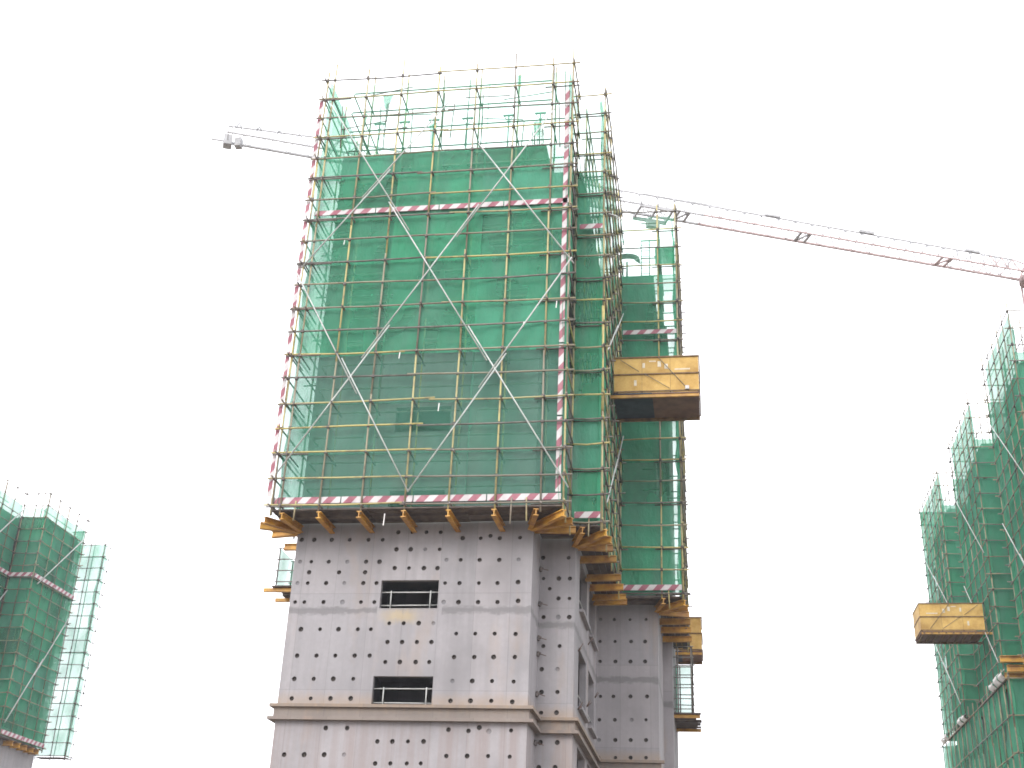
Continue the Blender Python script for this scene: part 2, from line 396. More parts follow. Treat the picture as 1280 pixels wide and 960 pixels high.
tower = thing('concrete_tower', 'unfinished grey concrete high-rise with rows of round tie holes and two dark windows', 'building', (-9, 45, 0))
hf, hs_, hb, hw = holes_on(HF, YF, .082), holes_on(HS, YS, .082), holes_on(HB, YB, .08), holes_on(HW, YW, .09)
WT = [3.7, 6.98, 10.27, 13.54, 16.8, 20.05, 23.05, 26.4]
for i in range(len(FLOORS)-1):
    a, b = FLOORS[i], FLOORS[i+1]; form = i >= 7
    top = b-.004
    m = FORM if form else CONC
    dx = random.uniform(0, .012)
    wins = [(WINX[0]+random.uniform(-.03, .03), WINX[1]+random.uniform(-.03, .03), t-.98, t) for t in WT if a < t-1.0 and t < b-.02]
    hh = lambda L: [] if form else L
    extra = []
    wall_panel(tower, XL, X1, a, top, YF+dx, hh(hf), wins, m)
    wall_panel(tower, X1-.02, X2, a, top, YS+dx, hh(hs_), [], m)
    wall_panel(tower, X2-.02, X3, a, top, YB+dx, hh(hb), [], m)
    wall_panel(tower, X3-.02, X4, a, top, YW+dx, hh(hw), [], m)
    # returns facing +X / -X and long side wall with deep openings and slab noses
    MB().box(X1-.06, X1-.001, YF+dx+.003, YS+.3, a, top).build('return_wall', m, tower)
    MB().box(XL+.001, XL+.06, YF+dx+.003, 62, a, top).build('return_wall', m, tower)
    MB().box(X3-.06, X3-.001, YB+dx+.003, YW+.3, a, top).build('return_wall', m, tower)
    MB().box(X4-.06, X4-.001, YW+dx+.003, 62, a, top).build('return_wall', m, tower)
    xs = X2-.001
    if form: MB().box(xs-.25, xs, YS+dx+.003, YB+.2, a, top).build('return_wall', m, tower)
    else:
        cuts = [(YS+dx+.003, 42.9), (45.6, 46.5), (48.9, YB+.2)]
        for q0, q1 in cuts: MB().box(xs-(.06 if q0 < 42 else .25), xs, q0, q1, a, top).build('return_wall', m, tower)
        for q0, q1 in ((42.9, 45.6), (46.5, 48.9)):
            MB().box(xs-.25, xs-.002, q0, q1, a, a+.85).build('return_wall', m, tower)
            MB().box(xs-.25, xs-.002, q0, q1, top-.42, top).build('return_wall', m, tower)
            MB().box(xs-.30, xs+.16, q0+.02, q1-.02, a+.851, a+.95).build('window_sill', CONC, tower)
            MB().tube((xs-.1, q0, a+1.5), (xs-.1, q1, a+1.5), .022).build('guard_rail', WHITE, tower)
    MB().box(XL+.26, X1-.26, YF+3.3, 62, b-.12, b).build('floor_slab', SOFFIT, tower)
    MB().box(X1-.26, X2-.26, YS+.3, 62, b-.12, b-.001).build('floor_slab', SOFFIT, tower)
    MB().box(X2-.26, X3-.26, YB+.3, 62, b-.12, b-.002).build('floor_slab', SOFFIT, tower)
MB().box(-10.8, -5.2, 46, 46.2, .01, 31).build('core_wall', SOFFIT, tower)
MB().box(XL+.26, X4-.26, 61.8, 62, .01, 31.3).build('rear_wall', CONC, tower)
# double moulded ledge following the stepped plan
for zc, pr, hh in ((9.27, .20, .10), (9.05, .07, .335), (8.85, .22, .10)):
    nm = 'ledge_rib' if pr > .1 else 'ledge_band'
    MB().box(XL-pr, X1+pr, YF-pr, YF+.01, zc-hh/2, zc+hh/2).build(nm, CONC_LEDGE, tower)
    MB().box(X1, X1+pr, YF+.012, YS-pr-.002, zc-hh/2, zc+hh/2).build(nm, CONC_LEDGE, tower)
    MB().box(X1, X2+pr, YS-pr, YS+.01, zc-hh/2-.001, zc+hh/2-.001).build(nm, CONC_LEDGE, tower)
    MB().box(X2, X2+pr, YS+.012, YB-pr-.002, zc-hh/2, zc+hh/2).build(nm, CONC_LEDGE, tower)
    MB().box(X2, X3+pr, YB-pr, YB+.01, zc-hh/2-.001, zc+hh/2-.001).build(nm, CONC_LEDGE, tower)
    MB().box(XL-pr, XL, YF+.012, 55, zc-hh/2, zc+hh/2).build(nm, CONC_LEDGE, tower)
# formwork walers and studs on the top storeys
for zz in [22.6+.62*k for k in range(14)]:
    MB().box(XL, X1, YF-.09, YF-.002, zz, zz+.09).build('waler', WALER, tower)
    MB().box(X1+.02, X2, YS-.09, YS-.002, zz, zz+.09).build('waler', WALER, tower)
    MB().box(X2+.02, X3, YB-.09, YB-.002, zz, zz+.09).build('waler', WALER, tower)

# ------------------------------------------------------------------ scaffold generator
def scaffold(root, path, side, z0, z1, rows, depth=.9, bay=1.5, net_top=None, nets=True, deck_every=6, seg_opts={}, tube_r=.034, inner=True, fine=True, net=None, tmat=None):
    net = net or NET; tmat = tmat or TUBE
    """path: plan polyline of the outer row; side=+1 if outward is to the right of travel"""
    coup = MB(); stub = MB()
    zs = [z0+(z1-z0)*k/rows for k in range(rows+1)]
    for si in range(len(path)-1):
        op = seg_opts.get(si, {})
        P, Q = Vector((*path[si], 0)), Vector((*path[si+1], 0)); L = (Q-P).length; d = (Q-P)/L
        out = Vector((d.y, -d.x, 0))*side; inn = -out
        ts = op.get('poles') or [L*k/max(1, round(L/bay)) for k in range(max(1, round(L/bay))+1)]
        zt = op.get('zt', z1); nt_ = op.get('net_top', net_top if net_top else z1); skip_rows = op.get('skip', ())
        for t in ts:
            for row, off in ((0, 0.0), (1, depth)):
                if row and (not inner or op.get('no_inner') or t < depth*.8 or t > L-depth*.8): continue
                c = P+d*t+inn*off; za = z0-.35 if not row else z0-.1
                while za < zt+.2:
                    zb = min(za+random.choice((4.5, 6.0, 6.0)), zt+random.uniform(.25, .9))
                    if zt-zb < 1.2: zb = zt+random.uniform(.3, .9)
                    j = Vector((random.uniform(-.03, .03), random.uniform(-.02, .02), 0))
                    MB().tube(c+j+Vector((0, 0, za)), c-j*.7+Vector((0, 0, zb)), tube_r, 6).build('pole', tmat, root)
                    za = zb-.15
                    if zb > zt: break
        for ri, z in enumerate(zs):
            if z > zt+.05 or ri in skip_rows: continue
            a = -.28
            nseg = 2 if L > 7 else 1
            cuts = [a]+[L*(.42+.16*random.random()) for _ in range(nseg-1)]+[L+.28]
            for k in range(nseg):
                za, zb = z+random.uniform(-.05, .05), z+random.uniform(-.05, .05)
                o_ = out*(.052 if k % 2 == 0 else .058)
                MB().tube(P+d*(cuts[k]-(.2 if k else 0))+o_+Vector((0, 0, za)), P+d*cuts[k+1]+o_+Vector((0, 0, zb)), tube_r*.93, 6,
                          (0, 0, random.uniform(-.06, .02))).build('rail', tmat if random.random() < .7 else TUBE_DARK, root)
            if inner and not op.get('no_inner') and (fine or ri % 2 == 0) and L > 2.5:
                MB().tube(P+d*depth+inn*(depth-.05)+Vector((0, 0, z-.05)), P+d*(L-depth)+inn*(depth-.05)+Vector((0, 0, z-.05)), tube_r*.9, 6).build('rail', TUBE_DARK, root)
            for t in ts:
                c = P+d*t+out*.03+Vector((0, 0, z)); s = random.uniform(.032, .055)
                coup.box(c.x-s, c.x+s, c.y-s, c.y+s, c.z-s, c.z+s)
                if fine and ri % 2 == 0 and not op.get('no_inner'):
                    e1 = P+d*(t+.06)+out*random.uniform(.10, .32)+Vector((0, 0, z-.06))
                    e2 = P+d*(t+.06)+inn*(depth+.2)+Vector((0, 0, z-.06))
                    MB().tube(e1, e2, tube_r*.9, 5).build('transom', TUBE_DARK, root)
            if deck_every and ri % deck_every == 0 and ri > 0 and z < op.get('deck_top', 30.0) and not op.get('no_inner'):
                a_, b_ = depth*.0+.05, L-.05
                n_ = max(1, round((b_-a_)/3))
                for k in range(n_):
                    for wv in (0, 1, 2):
                        q0 = P+d*(a_+(b_-a_)*k/n_)+inn*(.18+wv*.25)+Vector((0, 0, z+.02))
                        q1 = P+d*(a_+(b_-a_)*(k+1)/n_-.02)+inn*(.18+wv*.25)+Vector((0, 0, z+.02+random.uniform(-.01, .03)))
                        if wv == 1 or fine: MB().bar(q0, q1, .22, .04).build('deck_plank', PLANK, root)
        if nets and not op.get('no_net'):
            wn = max(1, round(L/op.get('net_w', 3.0))); lift = 2*(z1-z0)/rows; z = z0
            while z < nt_-.3:
                zb = min(z+lift, nt_)
                if z < op.get('thin_z', 99)-.4 < zb-.35: zb = op['thin_z']
                for k in range(wn):
                    if op.get('drop', 0) > random.random() and z > op.get('drop_from', 99): continue
                    a_, b_ = L*k/wn-.03, L*(k+1)/wn+.03
                    nx, nz = max(3, int((b_-a_)/.25)), max(3, int((zb-z)/.25)); mb = MB(); sd = random.uniform(0, 90)
                    offs = .07+.012*(k % 2)+.008*(int(z) % 3)
                    for iz in range(nz+1):
                        for ix in range(nx+1):
                            t = a_+(b_-a_)*ix/nx; zz = z-.04+(zb-z+.08)*iz/nz
                            fr = math.sin(math.pi*iz/nz)*.7+.3
                            bl = (noise.noise((t*1.1+sd, zz*.45, 1.7))*.15+noise.noise((t*3.2, zz*.7+sd, 5.1))*.08)*fr
                            mb.v.append(P+d*t+inn*(offs+.06+bl)+Vector((0, 0, zz)))
                    for iz in range(nz):
                        for ix in range(nx):
                            i = iz*(nx+1)+ix; mb.f.append((i, i+1, i+nx+2, i+nx+1)); mb.sm.append(True)
                    mb.build('net_panel', NET_THIN if z > op.get('thin_z', 99)-.4 else NET_DIM if (z < op.get('dim_z', 0) and True) else op.get('net', net), root)
                z = zb
    stuff(coup.build('coupler', COUPLER, root))
def board(root, p, q, ht, up=(0, 0, 1), n=1):
    p, q = Vector(p), Vector(q)
    for k in range(n):
        a, b = p.lerp(q, k/n), p.lerp(q, (k+1)/n-.004)
        MB().bar(a, b, .03, ht, up).build('striped_board', STRIPE, root)
def brace(root, p, q, y=None, r=.026, dbl=True):
    p, q = Vector(p), Vector(q); d = (q-p).normalized(); L = (q-p).length
    n = max(1, round(L/6)); s = d.cross(Vector((0, 1, 0)) if abs(d.y) < .5 else Vector((1, 0, 0))).normalized()
    for k in range(n):
        a, b = L*k/n-(.8 if k else 0), L*(k+1)/n+(.8 if k < n-1 else 0)
        o = s*(.045 if k % 2 else -.045)
        MB().tube(p+d*a+o, p+d*b+o, r, 6).build('cross_brace', WHITE, root)

# ------------------------------------------------------------------ main scaffold
FX0, FX1, FY = -14.75, -4.66, 38.0
ROWS = 19; ZT = Z0+.97*ROWS      # 34.2
scaf = thing('tower_scaffold', 'tall green-netted tube scaffold with white cross braces wrapped round the concrete high-rise', 'scaffold', (-9.7, 40, 15.3))
fp = [0, .3, 1.70, 3.15, 4.67, 6.22, 7.79, 9.30, 10.09]
path = [(FX0, 50.5), (FX0, FY), (FX1, FY), (FX1, 40.0), (-3.56, 40.0), (-3.56, 48.8), (-1.02, 48.8), (-1.02, 57.5)]
scaffold(scaf, path, 1, Z0, ZT, ROWS, deck_every=0, seg_opts={
    0: dict(net_top=34.1, poles=[0, 2, 4, 6, 8, 10, 12.5]),
    1: dict(poles=fp, net_top=33.9, thin_z=30.42, dim_z=20.5),
    2: dict(net_top=34.0), 3: dict(net_top=33.9, thin_z=30.5, poles=[0, 1.09], no_inner=True),
    4: dict(net_top=34.0), 5: dict(net_top=34.0, thin_z=30.8, poles=[0, 1.7, 2.54]), 6: dict(net_top=33.8, poles=[0, 2.2, 4.4, 6.6, 8.7])})
# hazard boards
board(scaf, (FX0-.1, FY+.055, 15.95), (FX1-.05, FY+.055, 15.95), .23, n=4)
board(scaf, (FX0+.1, FY+.055, 27.75), (FX1-.02, FY+.055, 27.75), .21, n=4)
board(scaf, (-4.86, FY+.055, 16.12), (-4.86, FY+.055, 33.0), .18, up=(1, 0, 0), n=6)
board(scaf, (-14.93, FY+.055, 16.12), (-14.93, FY+.055, 33.4), .15, up=(1, 0, 0), n=6)
board(scaf, (-4.5, 39.90, 15.95), (-3.6, 39.90, 15.95), .23); board(scaf, (-4.5, 39.90, 27.75), (-3.6, 39.90, 27.75), .21)
board(scaf, (-3.45, 48.70, 15.95), (-1.05, 48.70, 15.95), .23); board(scaf, (-3.45, 48.70, 27.75), (-1.05, 48.70, 27.75), .21)
# white cross braces on the front, traced on the scaffold's outer plane
for a, b in (((508, 614), (372, 340)), ((508, 614), (716, 322)), ((345, 590), (692, 135)), ((709, 610), (412, 130)), ((716, 330), (597, 180)), ((374, 336), (562, 128))):
    brace(scaf, onY(*a, FY-.19), onY(*b, FY-.19-.03*(a[0] > 500)))
for za, zb in ((16.5, 22.5), (22.5, 28.5), (28.5, 33.5)):
    brace(scaf, (-3.40, 40.3, za), (-3.40, 48.2, zb))
# base deck planks between scaffold and wall
def planks(root, x0, x1, y0, y1, z, along='x', wd=.26, length=3.4):
    if along == 'x':
        n = max(1, round((y1-y0)/wd)); m_ = max(1, round((x1-x0)/length))
        for k in range(n):
            for j in range(m_):
                xa, xb = x0+(x1-x0)*j/m_, x0+(x1-x0)*(j+1)/m_-.02; ya = y0+(y1-y0)*k/n
                dz = random.uniform(-.015, .015)
                MB().box(xa, xb, ya, ya+(y1-y0)/n-.015, z+dz, z+dz+.045).build('deck_plank', PLANK, root)
    else:
        n = max(1, round((x1-x0)/wd)); m_ = max(1, round((y1-y0)/length))
        for k in range(n):
            for j in range(m_):
                ya, yb = y0+(y1-y0)*j/m_, y0+(y1-y0)*(j+1)/m_-.02; xa = x0+(x1-x0)*k/n
                dz = random.uniform(-.015, .015)
                MB().box(xa, xa+(x1-x0)/n-.015, ya, yb, z+dz, z+dz+.045).build('deck_plank', PLANK, root)
planks(scaf, FX0, FX1, FY-.02, YF-.05, 15.58)
planks(scaf, FX0, XL-.03, YF, 50, 15.58, 'y'); planks(scaf, X1+.05, FX1, YF, 40.0, 15.58, 'x')
planks(scaf, X1+.05, -3.56, 40.0, YS-.05, 15.575); planks(scaf, X2+.05, -3.56, YS, 48.8, 15.58, 'y')
planks(scaf, X2+.05, -1.02, 48.8, YB-.05, 15.575); planks(scaf, X3+.05, -1.02, YB, 57.5, 15.58, 'y')
# cantilever beams
def beam(root, p, q, ht=.24, wd=.17): MB().ibeam(p, q, wd, ht).build('cantilever_beam', BEAM, root)
zb = 15.36
for x in (-13.04, -11.6, -10.08, -8.53, -6.98): beam(scaf, (x+random.uniform(-.03, .03), FY-.12, zb), (x+.06, YF+.1, zb))
def fan(root, cx, cy, tips, z=zb):
    for k, (tx, ty) in enumerate(tips):
        v = Vector((tx-cx, ty-cy, 0)); s = v.normalized()*.18
        beam(root, (cx+s.x, cy+s.y, z-.03*(k % 2)), (tx, ty, z-.03*(k % 2)))
fan(scaf, X1-.15, YF+.05, [(-5.55, FY-.1), (-4.62, FY-.05), (-4.45, 38.85), (-4.42, 39.7)])
fan(scaf, X2-.1, YS+.05, [(-4.2, 39.8), (-3.4, 40.0), (-3.3, 40.85), (-3.3, 41.7)])
for y in (43.1, 45.4, 46.7, 48.1, 48.75): beam(scaf, (X2-.05, y, zb), (-3.28, y-.05, zb))
fan(scaf, X3-.1, YB+.05, [(-1.8, 48.6), (-.95, 48.75), (-.85, 49.6), (-.82, 50.6)])
for y in (51.8, 53.2, 54.8): beam(scaf, (X3-.05, y, zb), (-.80, y, zb))
fan(scaf, XL+.2, YF+.05, [(-14.35, FY-.05), (-15.05, FY+.25), (-15.45, 38.9), (-15.3, 39.8)])
for y in (41.3, 42.8): beam(scaf, (XL+.05, y, zb), (-15.35, y, zb))
# loose tubes and hangers under the corners
for x, y in ((-6.4, 37.97), (-5.9, 37.97), (-4.62, 38.3), (-4.6, 39.3), (-4.0, 39.97), (-3.5, 41.2), (-3.5, 43.4), (-3.5, 46.8), (-1.6, 48.75), (-13.9, 37.97)):
    MB().tube((x, y, 15.9), (x+random.uniform(-.05, .05), y, 15.05+random.uniform(-.1, .15)), .028).build('pole', TUBE, scaf)

# ------------------------------------------------------------------ props, rebar and deck gear on top of the building
def prop(x, y, z0, z1, where):
    t = thing('shoring_prop', 'green shoring prop with T-shaped head standing on '+where, 'prop', (x, y, z0), 'shoring props on the building top')
    MB().tube((x, y, z0), (x, y, z1), .032).build('post', PROP, t); MB().bar((x-.24, y, z1), (x+.24, y, z1), .07, .06).build('head', PROP, t)
    MB().tube((x-.2, y, z1-.03), (x, y, z1-.38), .016, 5).build('brace', PROP, t)
    MB().tube((x+.2, y, z1-.03), (x, y, z1-.38), .016, 5).build('brace', PROP, t)
for k, x in enumerate((-13.2, -12.2, -11.0, -9.4, -7.7, -6.4)):
    prop(x, 40.6+.3*(k % 3), 31.45, 33.9+.5*((k*7) % 3)/2, 'the top formwork behind the netted front')
def rebar_bundle(x, y, z0, n, h, label):
    t = thing('rebar_bundle', label, 'rebar', (x, y, z0))
    for k in range(n):
        a = 2*math.pi*k/n; px, py = x+.22*math.cos(a), y+.16*math.sin(a)
        MB().tube((px, py, z0), (px+random.uniform(-.05, .05), py, z0+h*random.uniform(.75, 1)), .016, 5).build('bar', REBAR, t)
    for k in range(3):
        zz = z0+.3+k*.4
        mb = MB(); ring = [Vector((x+.25*math.cos(2*math.pi*j/8), y+.19*math.sin(2*math.pi*j/8), zz)) for j in range(8)]
        for j in range(8): mb.tube(ring[j], ring[(j+1) % 8], .01, 4)
        mb.build('stirrup', REBAR, t)
rebar_bundle(-6.3, 40.2, 31.45, 8, 1.6, 'bundle of thin rebar on the formwork beside the right striped post')
rebar_bundle(-5.2, 41.9, 31.45, 8, 2.4, 'bundle of rebar rising above the narrow recessed bay')
rebar_bundle(-4.9, 43.2, 31.45, 8, 2.0, 'bundle of rebar deeper in the narrow recessed bay')
rebar_bundle(-3.8, 50.6, 31.45, 8, 1.2, 'short bundle of rebar on the rear wing formwork')
rebar_bundle(-9.0, 41.0, 31.45, 8, 1.2, 'short bundle of rebar on top of the middle front formwork')
lad = thing('ladder', 'thin upright ladder on the rear wing top beside the green mesh panel', 'ladder', (-2.5, 50.4, 31.4))
for dx in (-.2, .2): MB().tube((-2.5+dx, 50.4, 31.45), (-2.5+dx, 50.4, 33.6), .025).build('stile', PROP, lad)
for k in range(6): MB().tube((-2.7, 50.4, 31.8+.32*k), (-2.3, 50.4, 31.8+.32*k), .018, 5).build('rung', PROP, lad)
bs = MB()
for a in range(9):
    t0 = a/8*math.pi; bs.v += [Vector((-3.35+.62*math.cos(t0), 49.75, 32.25+.33*math.sin(t0))), Vector((-3.35+.40*math.cos(t0), 49.95, 32.25+.16*math.sin(t0))), Vector((-3.35+.62*math.cos(t0), 50.25, 32.25+.33*math.sin(t0)))]
for a in range(8):
    i = a*3
    for q in ((i, i+3, i+4, i+1), (i+1, i+4, i+5, i+2), (i+2, i+5, i+3, i)): bs.f.append(q); bs.sm.append(False)
bs.f += [(0, 1, 2), (24, 26, 25)]; bs.sm += [False]*2
bt = thing('concrete_bucket', 'grey round concrete bucket hanging behind the rear wing poles', 'bucket', (-3.35, 50, 31.45))
bs.build('shell', GREYSTEEL, bt); MB().tube((-3.35, 50, 31.45), (-3.35, 50, 32.26), .05).build('stand', GREYSTEEL, bt)
gm = MB().bar((-1.98, 48.95, 31.85), (-1.08, 48.95, 31.85), .04, 1.0).build('mesh_panel', TARP if False else NET, scaf)

# irregular extra tubes and net scraps round the open top
for k in range(16):
    x = -14.2+9.2*random.random(); z = 30.2+1.4*random.random(); h = random.uniform(1.2, 3.4)
    MB().tube((x, 38.15+.75*(k % 2), z), (x+random.uniform(-.12, .12), 38.15+.75*(k % 2), min(z+h, 35.2)), .024, 5).build('pole', TUBE_DARK, scaf)
for k in range(7):
    x = -14.3+7.4*random.random(); z = 31.3+2.6*random.random()
    MB().tube((x, 38.1+.8*(k % 2), z), (x+random.uniform(1.5, 2.6), 38.1+.8*(k % 2), z+random.uniform(-.25, .35)), .022, 5).build('rail', TUBE_DARK, scaf)
for x, z in ((-13.2, 32.2), (-6.9, 33.3), (-10.3, 31.1), (-12.3, 33.0), (-6.1, 31.2)):
    mb = MB(); n = 6; wd = random.uniform(.2, .42); ht_ = random.uniform(.5, 1.0)
    for i in range(n):
        for j in range(n):
            u, v = i/(n-1), j/(n-1); mb.v.append(Vector((x+(u-.5)*wd*(1-.6*(1-v))+.06*noise.noise((x, v*3, 2)), 38.55+.10*noise.noise((u*4, v*3, x)), z+v*ht_)))
    for i in range(n-1):
        for j in range(n-1): a = i*n+j; mb.f.append((a, a+n, a+n+1, a+1)); mb.sm.append(True)
    mb.build('net_scrap', NET, scaf)
# small site clutter: dangling straps on the net, form ties left in the inner corners
for px, py, L_ in ((696, 376, .28), (500, 440, .26), (549, 504, .30), (481, 642, .42), (655, 402, .2), (431, 300, .2)):
    p = onY(px, py, FY-.12); MB().bar(p, p-Vector((.02, 0, L_)), .035, .012, (0, 1, 0)).build('dangling_strap', CLOTH, scaf)
for z in (14.45, 13.2, 11.45, 10.1, 8.5, 12.0):
    MB().bar((X1+.002, YS-.22, z), (X1+.10, YS-.16, z-.05), .10, .16).build('form_bracket', COUPLER, tower)
    MB().tube((X1+.06, YS-.2, z), (X1+.34, YS-.35, z-.12), .014, 5).build('tie_rod', REBAR, tower)
for y, z in ((42.7, 11.9), (42.8, 9.9), (46.2, 13.0), (45.9, 10.6), (49.2, 11.6)):
    for k in range(3): MB().tube((X2, y+.06*k, z), (X2+random.uniform(.1, .2), y+.06*k, z+random.uniform(.1, .3)), .013, 5).build('starter_bar', REBAR, tower)
# ------------------------------------------------------------------ loading platforms
def platform(label, x0, x1, y0, y1, z0, ht, inner_navy=.45, flip=False, marks=True):
    t = thing('loading_platform', label, 'platform', ((x0+x1)/2, (y0+y1)/2, z0), 'loading platforms hung on the scaffolds')
    W = x1-x0; n = 3
    for r in range(2):
        for k in range(n):
            a, b = x0+W*k/n+.006, x0+W*(k+1)/n-.006; za, zb_ = z0+.06+(ht-.06)*r/2+.008, z0+.06+(ht-.06)*(r+1)/2-.008
            MB().box(a, b, y0, y0+.02, za, zb_).build('side_panel', PLY, t); MB().box(a, b, y1-.02, y1, za, zb_).build('side_panel', PLY, t)
    xe = x0 if flip else x1
    for r in range(2):
        for k in range(2):
            MB().box(xe-.02, xe, y0+.03+(y1-y0-.06)*k/2+.005, y0+.03+(y1-y0-.06)*(k+1)/2-.005, z0+.06+(ht-.06)*r/2+.008, z0+.06+(ht-.06)*(r+1)/2-.008).build('end_panel', PLY, t)
    for zz in (z0+.05, z0+ht/2+.03, z0+ht+.0):
        for yy in (y0-.025, y1+.025): MB().bar((x0-.02, yy, zz), (x1+.02, yy, zz), .045, .05).build('frame_rail', PLYEDGE, t)
        MB().bar((xe+(-.03 if flip else .03), y0, zz), (xe+(-.03 if flip else .03), y1, zz), .045, .05).build('frame_rail', PLYEDGE, t)
    for xx in (x0+.03, x0+W/3, x0+2*W/3, x1-.03):
        MB().bar((xx, y0+.045, z0), (xx, y0+.045, z0+ht), .05, .045, (0, 1, 0)).build('frame_post', PLYEDGE, t)
    xm = x0+W*inner_navy
    if flip:
        MB().box(x0, x1, y0, y1, z0-.05, z0).build('floor_sheet', BROWN, t)
        for k in range(9):
            xx = x0+.15+k*(W-.3)/8; MB().bar((xx, y0, z0-.10), (xx, y1, z0-.10), .10, .09).build('floor_joist', PLYEDGE, t)
    else:
        MB().box(x0, xm, y0, y1, z0-.05, z0).build('floor_sheet', NAVY, t); MB().box(xm+.004, x1, y0, y1, z0-.055, z0-.005).build('floor_sheet', BROWN, t)
    MB().bar((x0-.9 if not flip else x0, y0+.08, z0-.12), (x1 if not flip else x1+.9, y0+.08, z0-.12), .10, .12).build('main_beam', BEAM, t)
    MB().bar((x0-.9 if not flip else x0, y1-.08, z0-.12), (x1 if not flip else x1+.9, y1-.08, z0-.12), .10, .12).build('main_beam', PLYEDGE, t)
    if marks:
        s = -1 if flip else 1
        f = lambda u: (x1-W*u) if flip else (x0+W*u)
        for (u0, v0, u1, v1) in ((.08, .93, .30, .58), (.36, .52, .66, .08), (.52, 1.0, .86, .08)):
            MB().tube((f(u0), y0-.07, z0+ht*v0), (f(u1), y0-.07, z0+ht*v1), .013, 5).build('diagonal_rope', ROPE, t)
        for (u0, v0, u1, v1) in ((.34, .84, .37, .70), (.42, .9, .50, .87), (.52, .88, .56, .72), (.24, .36, .27, .2), (.72, .62, .9, .66), (.60, .80, .64, .66)):
            MB().box(min(f(u0), f(u1)), max(f(u0), f(u1)), y0-.006, y0-.001, z0+ht*min(v0, v1), z0+ht*max(v0, v1)).build('paint_smear', PAINT, t)
        if not flip: MB().box(f(.84), f(.885), y0-.12, y0-.05, z0+.07, z0+.22).build('rope_shackle', CLOTH, t)
    return t
platform('yellow plywood loading platform with navy and brown underside beside the rear wing', -3.48, -.12, 44.0, 46.45, 22.5, 1.56)
platform('small yellow plywood loading platform end jutting out below the rear wing corner', -2.2, -.40, 60.0, 62.2, 16.1, 1.65, marks=False)
platform('yellow plywood loading platform on the left flank of the stepped green tower', 12.5, 16.15, 75.0, 77.5, 20.95, 1.68, flip=True)

# ------------------------------------------------------------------ hanging cages
def cage(label, x0, x1, y0, y1, z0, z1, planks_n=6, tarp=False, over=.25, beams=True):
    t = thing('hanging_cage', label, 'cage', ((x0+x1)/2, y0, z0))
    for xx in (x0, (x0+x1)/2, x1):
        for yy in (y0, y1): MB().tube((xx, yy, z0-.05), (xx, yy, z1), .03).build('pole', TUBE_DARK, t)
    n = max(3, round((z1-z0)/.45))
    for k in range(n+1):
        zz = z0+.1+(z1-z0-.1)*k/n
        for yy in (y0-.05, y1+.05): MB().tube((x0-.1, yy, zz), (x1+.12, yy, zz+random.uniform(-.04, .04)), .024, 5).build('rail', TUBE_DARK, t)
        MB().tube((x1+.04, y0-.1, zz), (x1+.04, y1+.1, zz), .024, 5).build('rail', TUBE_DARK, t)
    mb = MB()
    for xx, yy in ((x0-.02, y1), (x1+.0, y1)): mb.v += [Vector((xx, yy+.09, z0)), Vector((xx, yy+.09, z1))]
    mb.f.append((0, 2, 3, 1)); mb.sm.append(False); mb.build('net_panel', NET, t)
    MB().quad((x1-.03, y0, z0), (x1-.03, y1, z0), (x1-.03, y1, z1), (x1-.03, y0, z1)).build('net_panel', NET, t)
    MB().quad((x0+.03, y0, z0), (x0+.03, y1, z0), (x0+.03, y1, z1), (x0+.03, y0, z1)).build('net_panel', NET, t)
    if tarp: MB().box(x0+.1, x1-.1, y1-.15, y1-.12, z0+.15, z0+(z1-z0)*.8).build('tarp_sheet', TARP, t)
    nn = max(3, round((y1-y0)/.25))
    for k in range(nn):
        ya = y0-.1+(y1-y0+.2)*k/nn; MB().box(x0-over*random.random(), x1+over*random.uniform(.4, 1.2), ya, ya+(y1-y0)/nn-.02, z0-.09-random.uniform(0, .03), z0-.055).build('deck_plank', PLANK, t)
    if beams:
        for yy in (y0+.1, y1-.1): MB().bar((x0-.5, yy, z0-.19), (x1+over, yy, z0-.19), .12, .14).build('support_beam', BEAM, t)
    return t
cage('tall green-netted hanging cage with plank floor beside the rear concrete wall', X4-.4, -.88, 56.0, 59.6, 12.4, 15.3, over=.35)
cage('small hanging cage with pale sheet on the tower flank below the striped corner', -16.5, -14.5, 44.0, 45.6, 14.75, 16.2, tarp=True)

# ------------------------------------------------------------------ left tower
def tower_block(root, blocks, floors, material):
    for x0, x1, y0, y1 in blocks:
        for a, b in zip(floors, floors[1:]): MB().box(x0, x1, y0, y1, a+.004, b).build('storey', material, root)
ltow = thing('netted_tower', 'concrete tower shell inside the lower green scaffold with the pale netted end bay', 'building', (-60, 80, 0))
lf = [0, 3.3, 6.6, 9.9, 13.2, 16.4]
lf2 = [16.4, 19.6, 22.8, 26, 29.2, 32.6]
LBL = [(-70, -54.1, 70, 84.9), (-69.9, -51.5, 85.0, 90.3)]
tower_block(ltow, LBL, lf, CONC); tower_block(ltow, [(x0-.01, x1-.01, y0+.01, y1-.01) for x0, x1, y0, y1 in LBL], lf2, FORM)
lsc = thing('tower_scaffold', 'green-netted scaffold with striped band and pale see-through end bay, orange beams under it', 'scaffold', (-51, 84, 15.3))
LT = 15.75+.97*19
scaffold(lsc, [(-53.0, 70.5), (-53.0, 84.0), (-51.0, 84.0), (-51.0, 90.4), (-51.95, 90.4)], 1, 15.75, LT, 19, seg_opts={
    0: dict(net_top=33.4), 1: dict(net_top=33.0, poles=[0, 1, 2]), 2: dict(net_top=33.4), 3: dict(net_top=33.4, no_inner=True)}, fine=False, tube_r=.034, net_top=33.4, tmat=TUBE_FAR)
scaffold(lsc, [(-52.4, 92.0), (-49.9, 92.0), (-49.9, 93.0)], 1, 15.45, 32.6, 17, seg_opts={0: dict(poles=[0, 1.25, 2.5]), 1: dict(no_inner=True)}, fine=False, tube_r=.034, deck_every=0, depth=.6, tmat=TUBE_DARK)
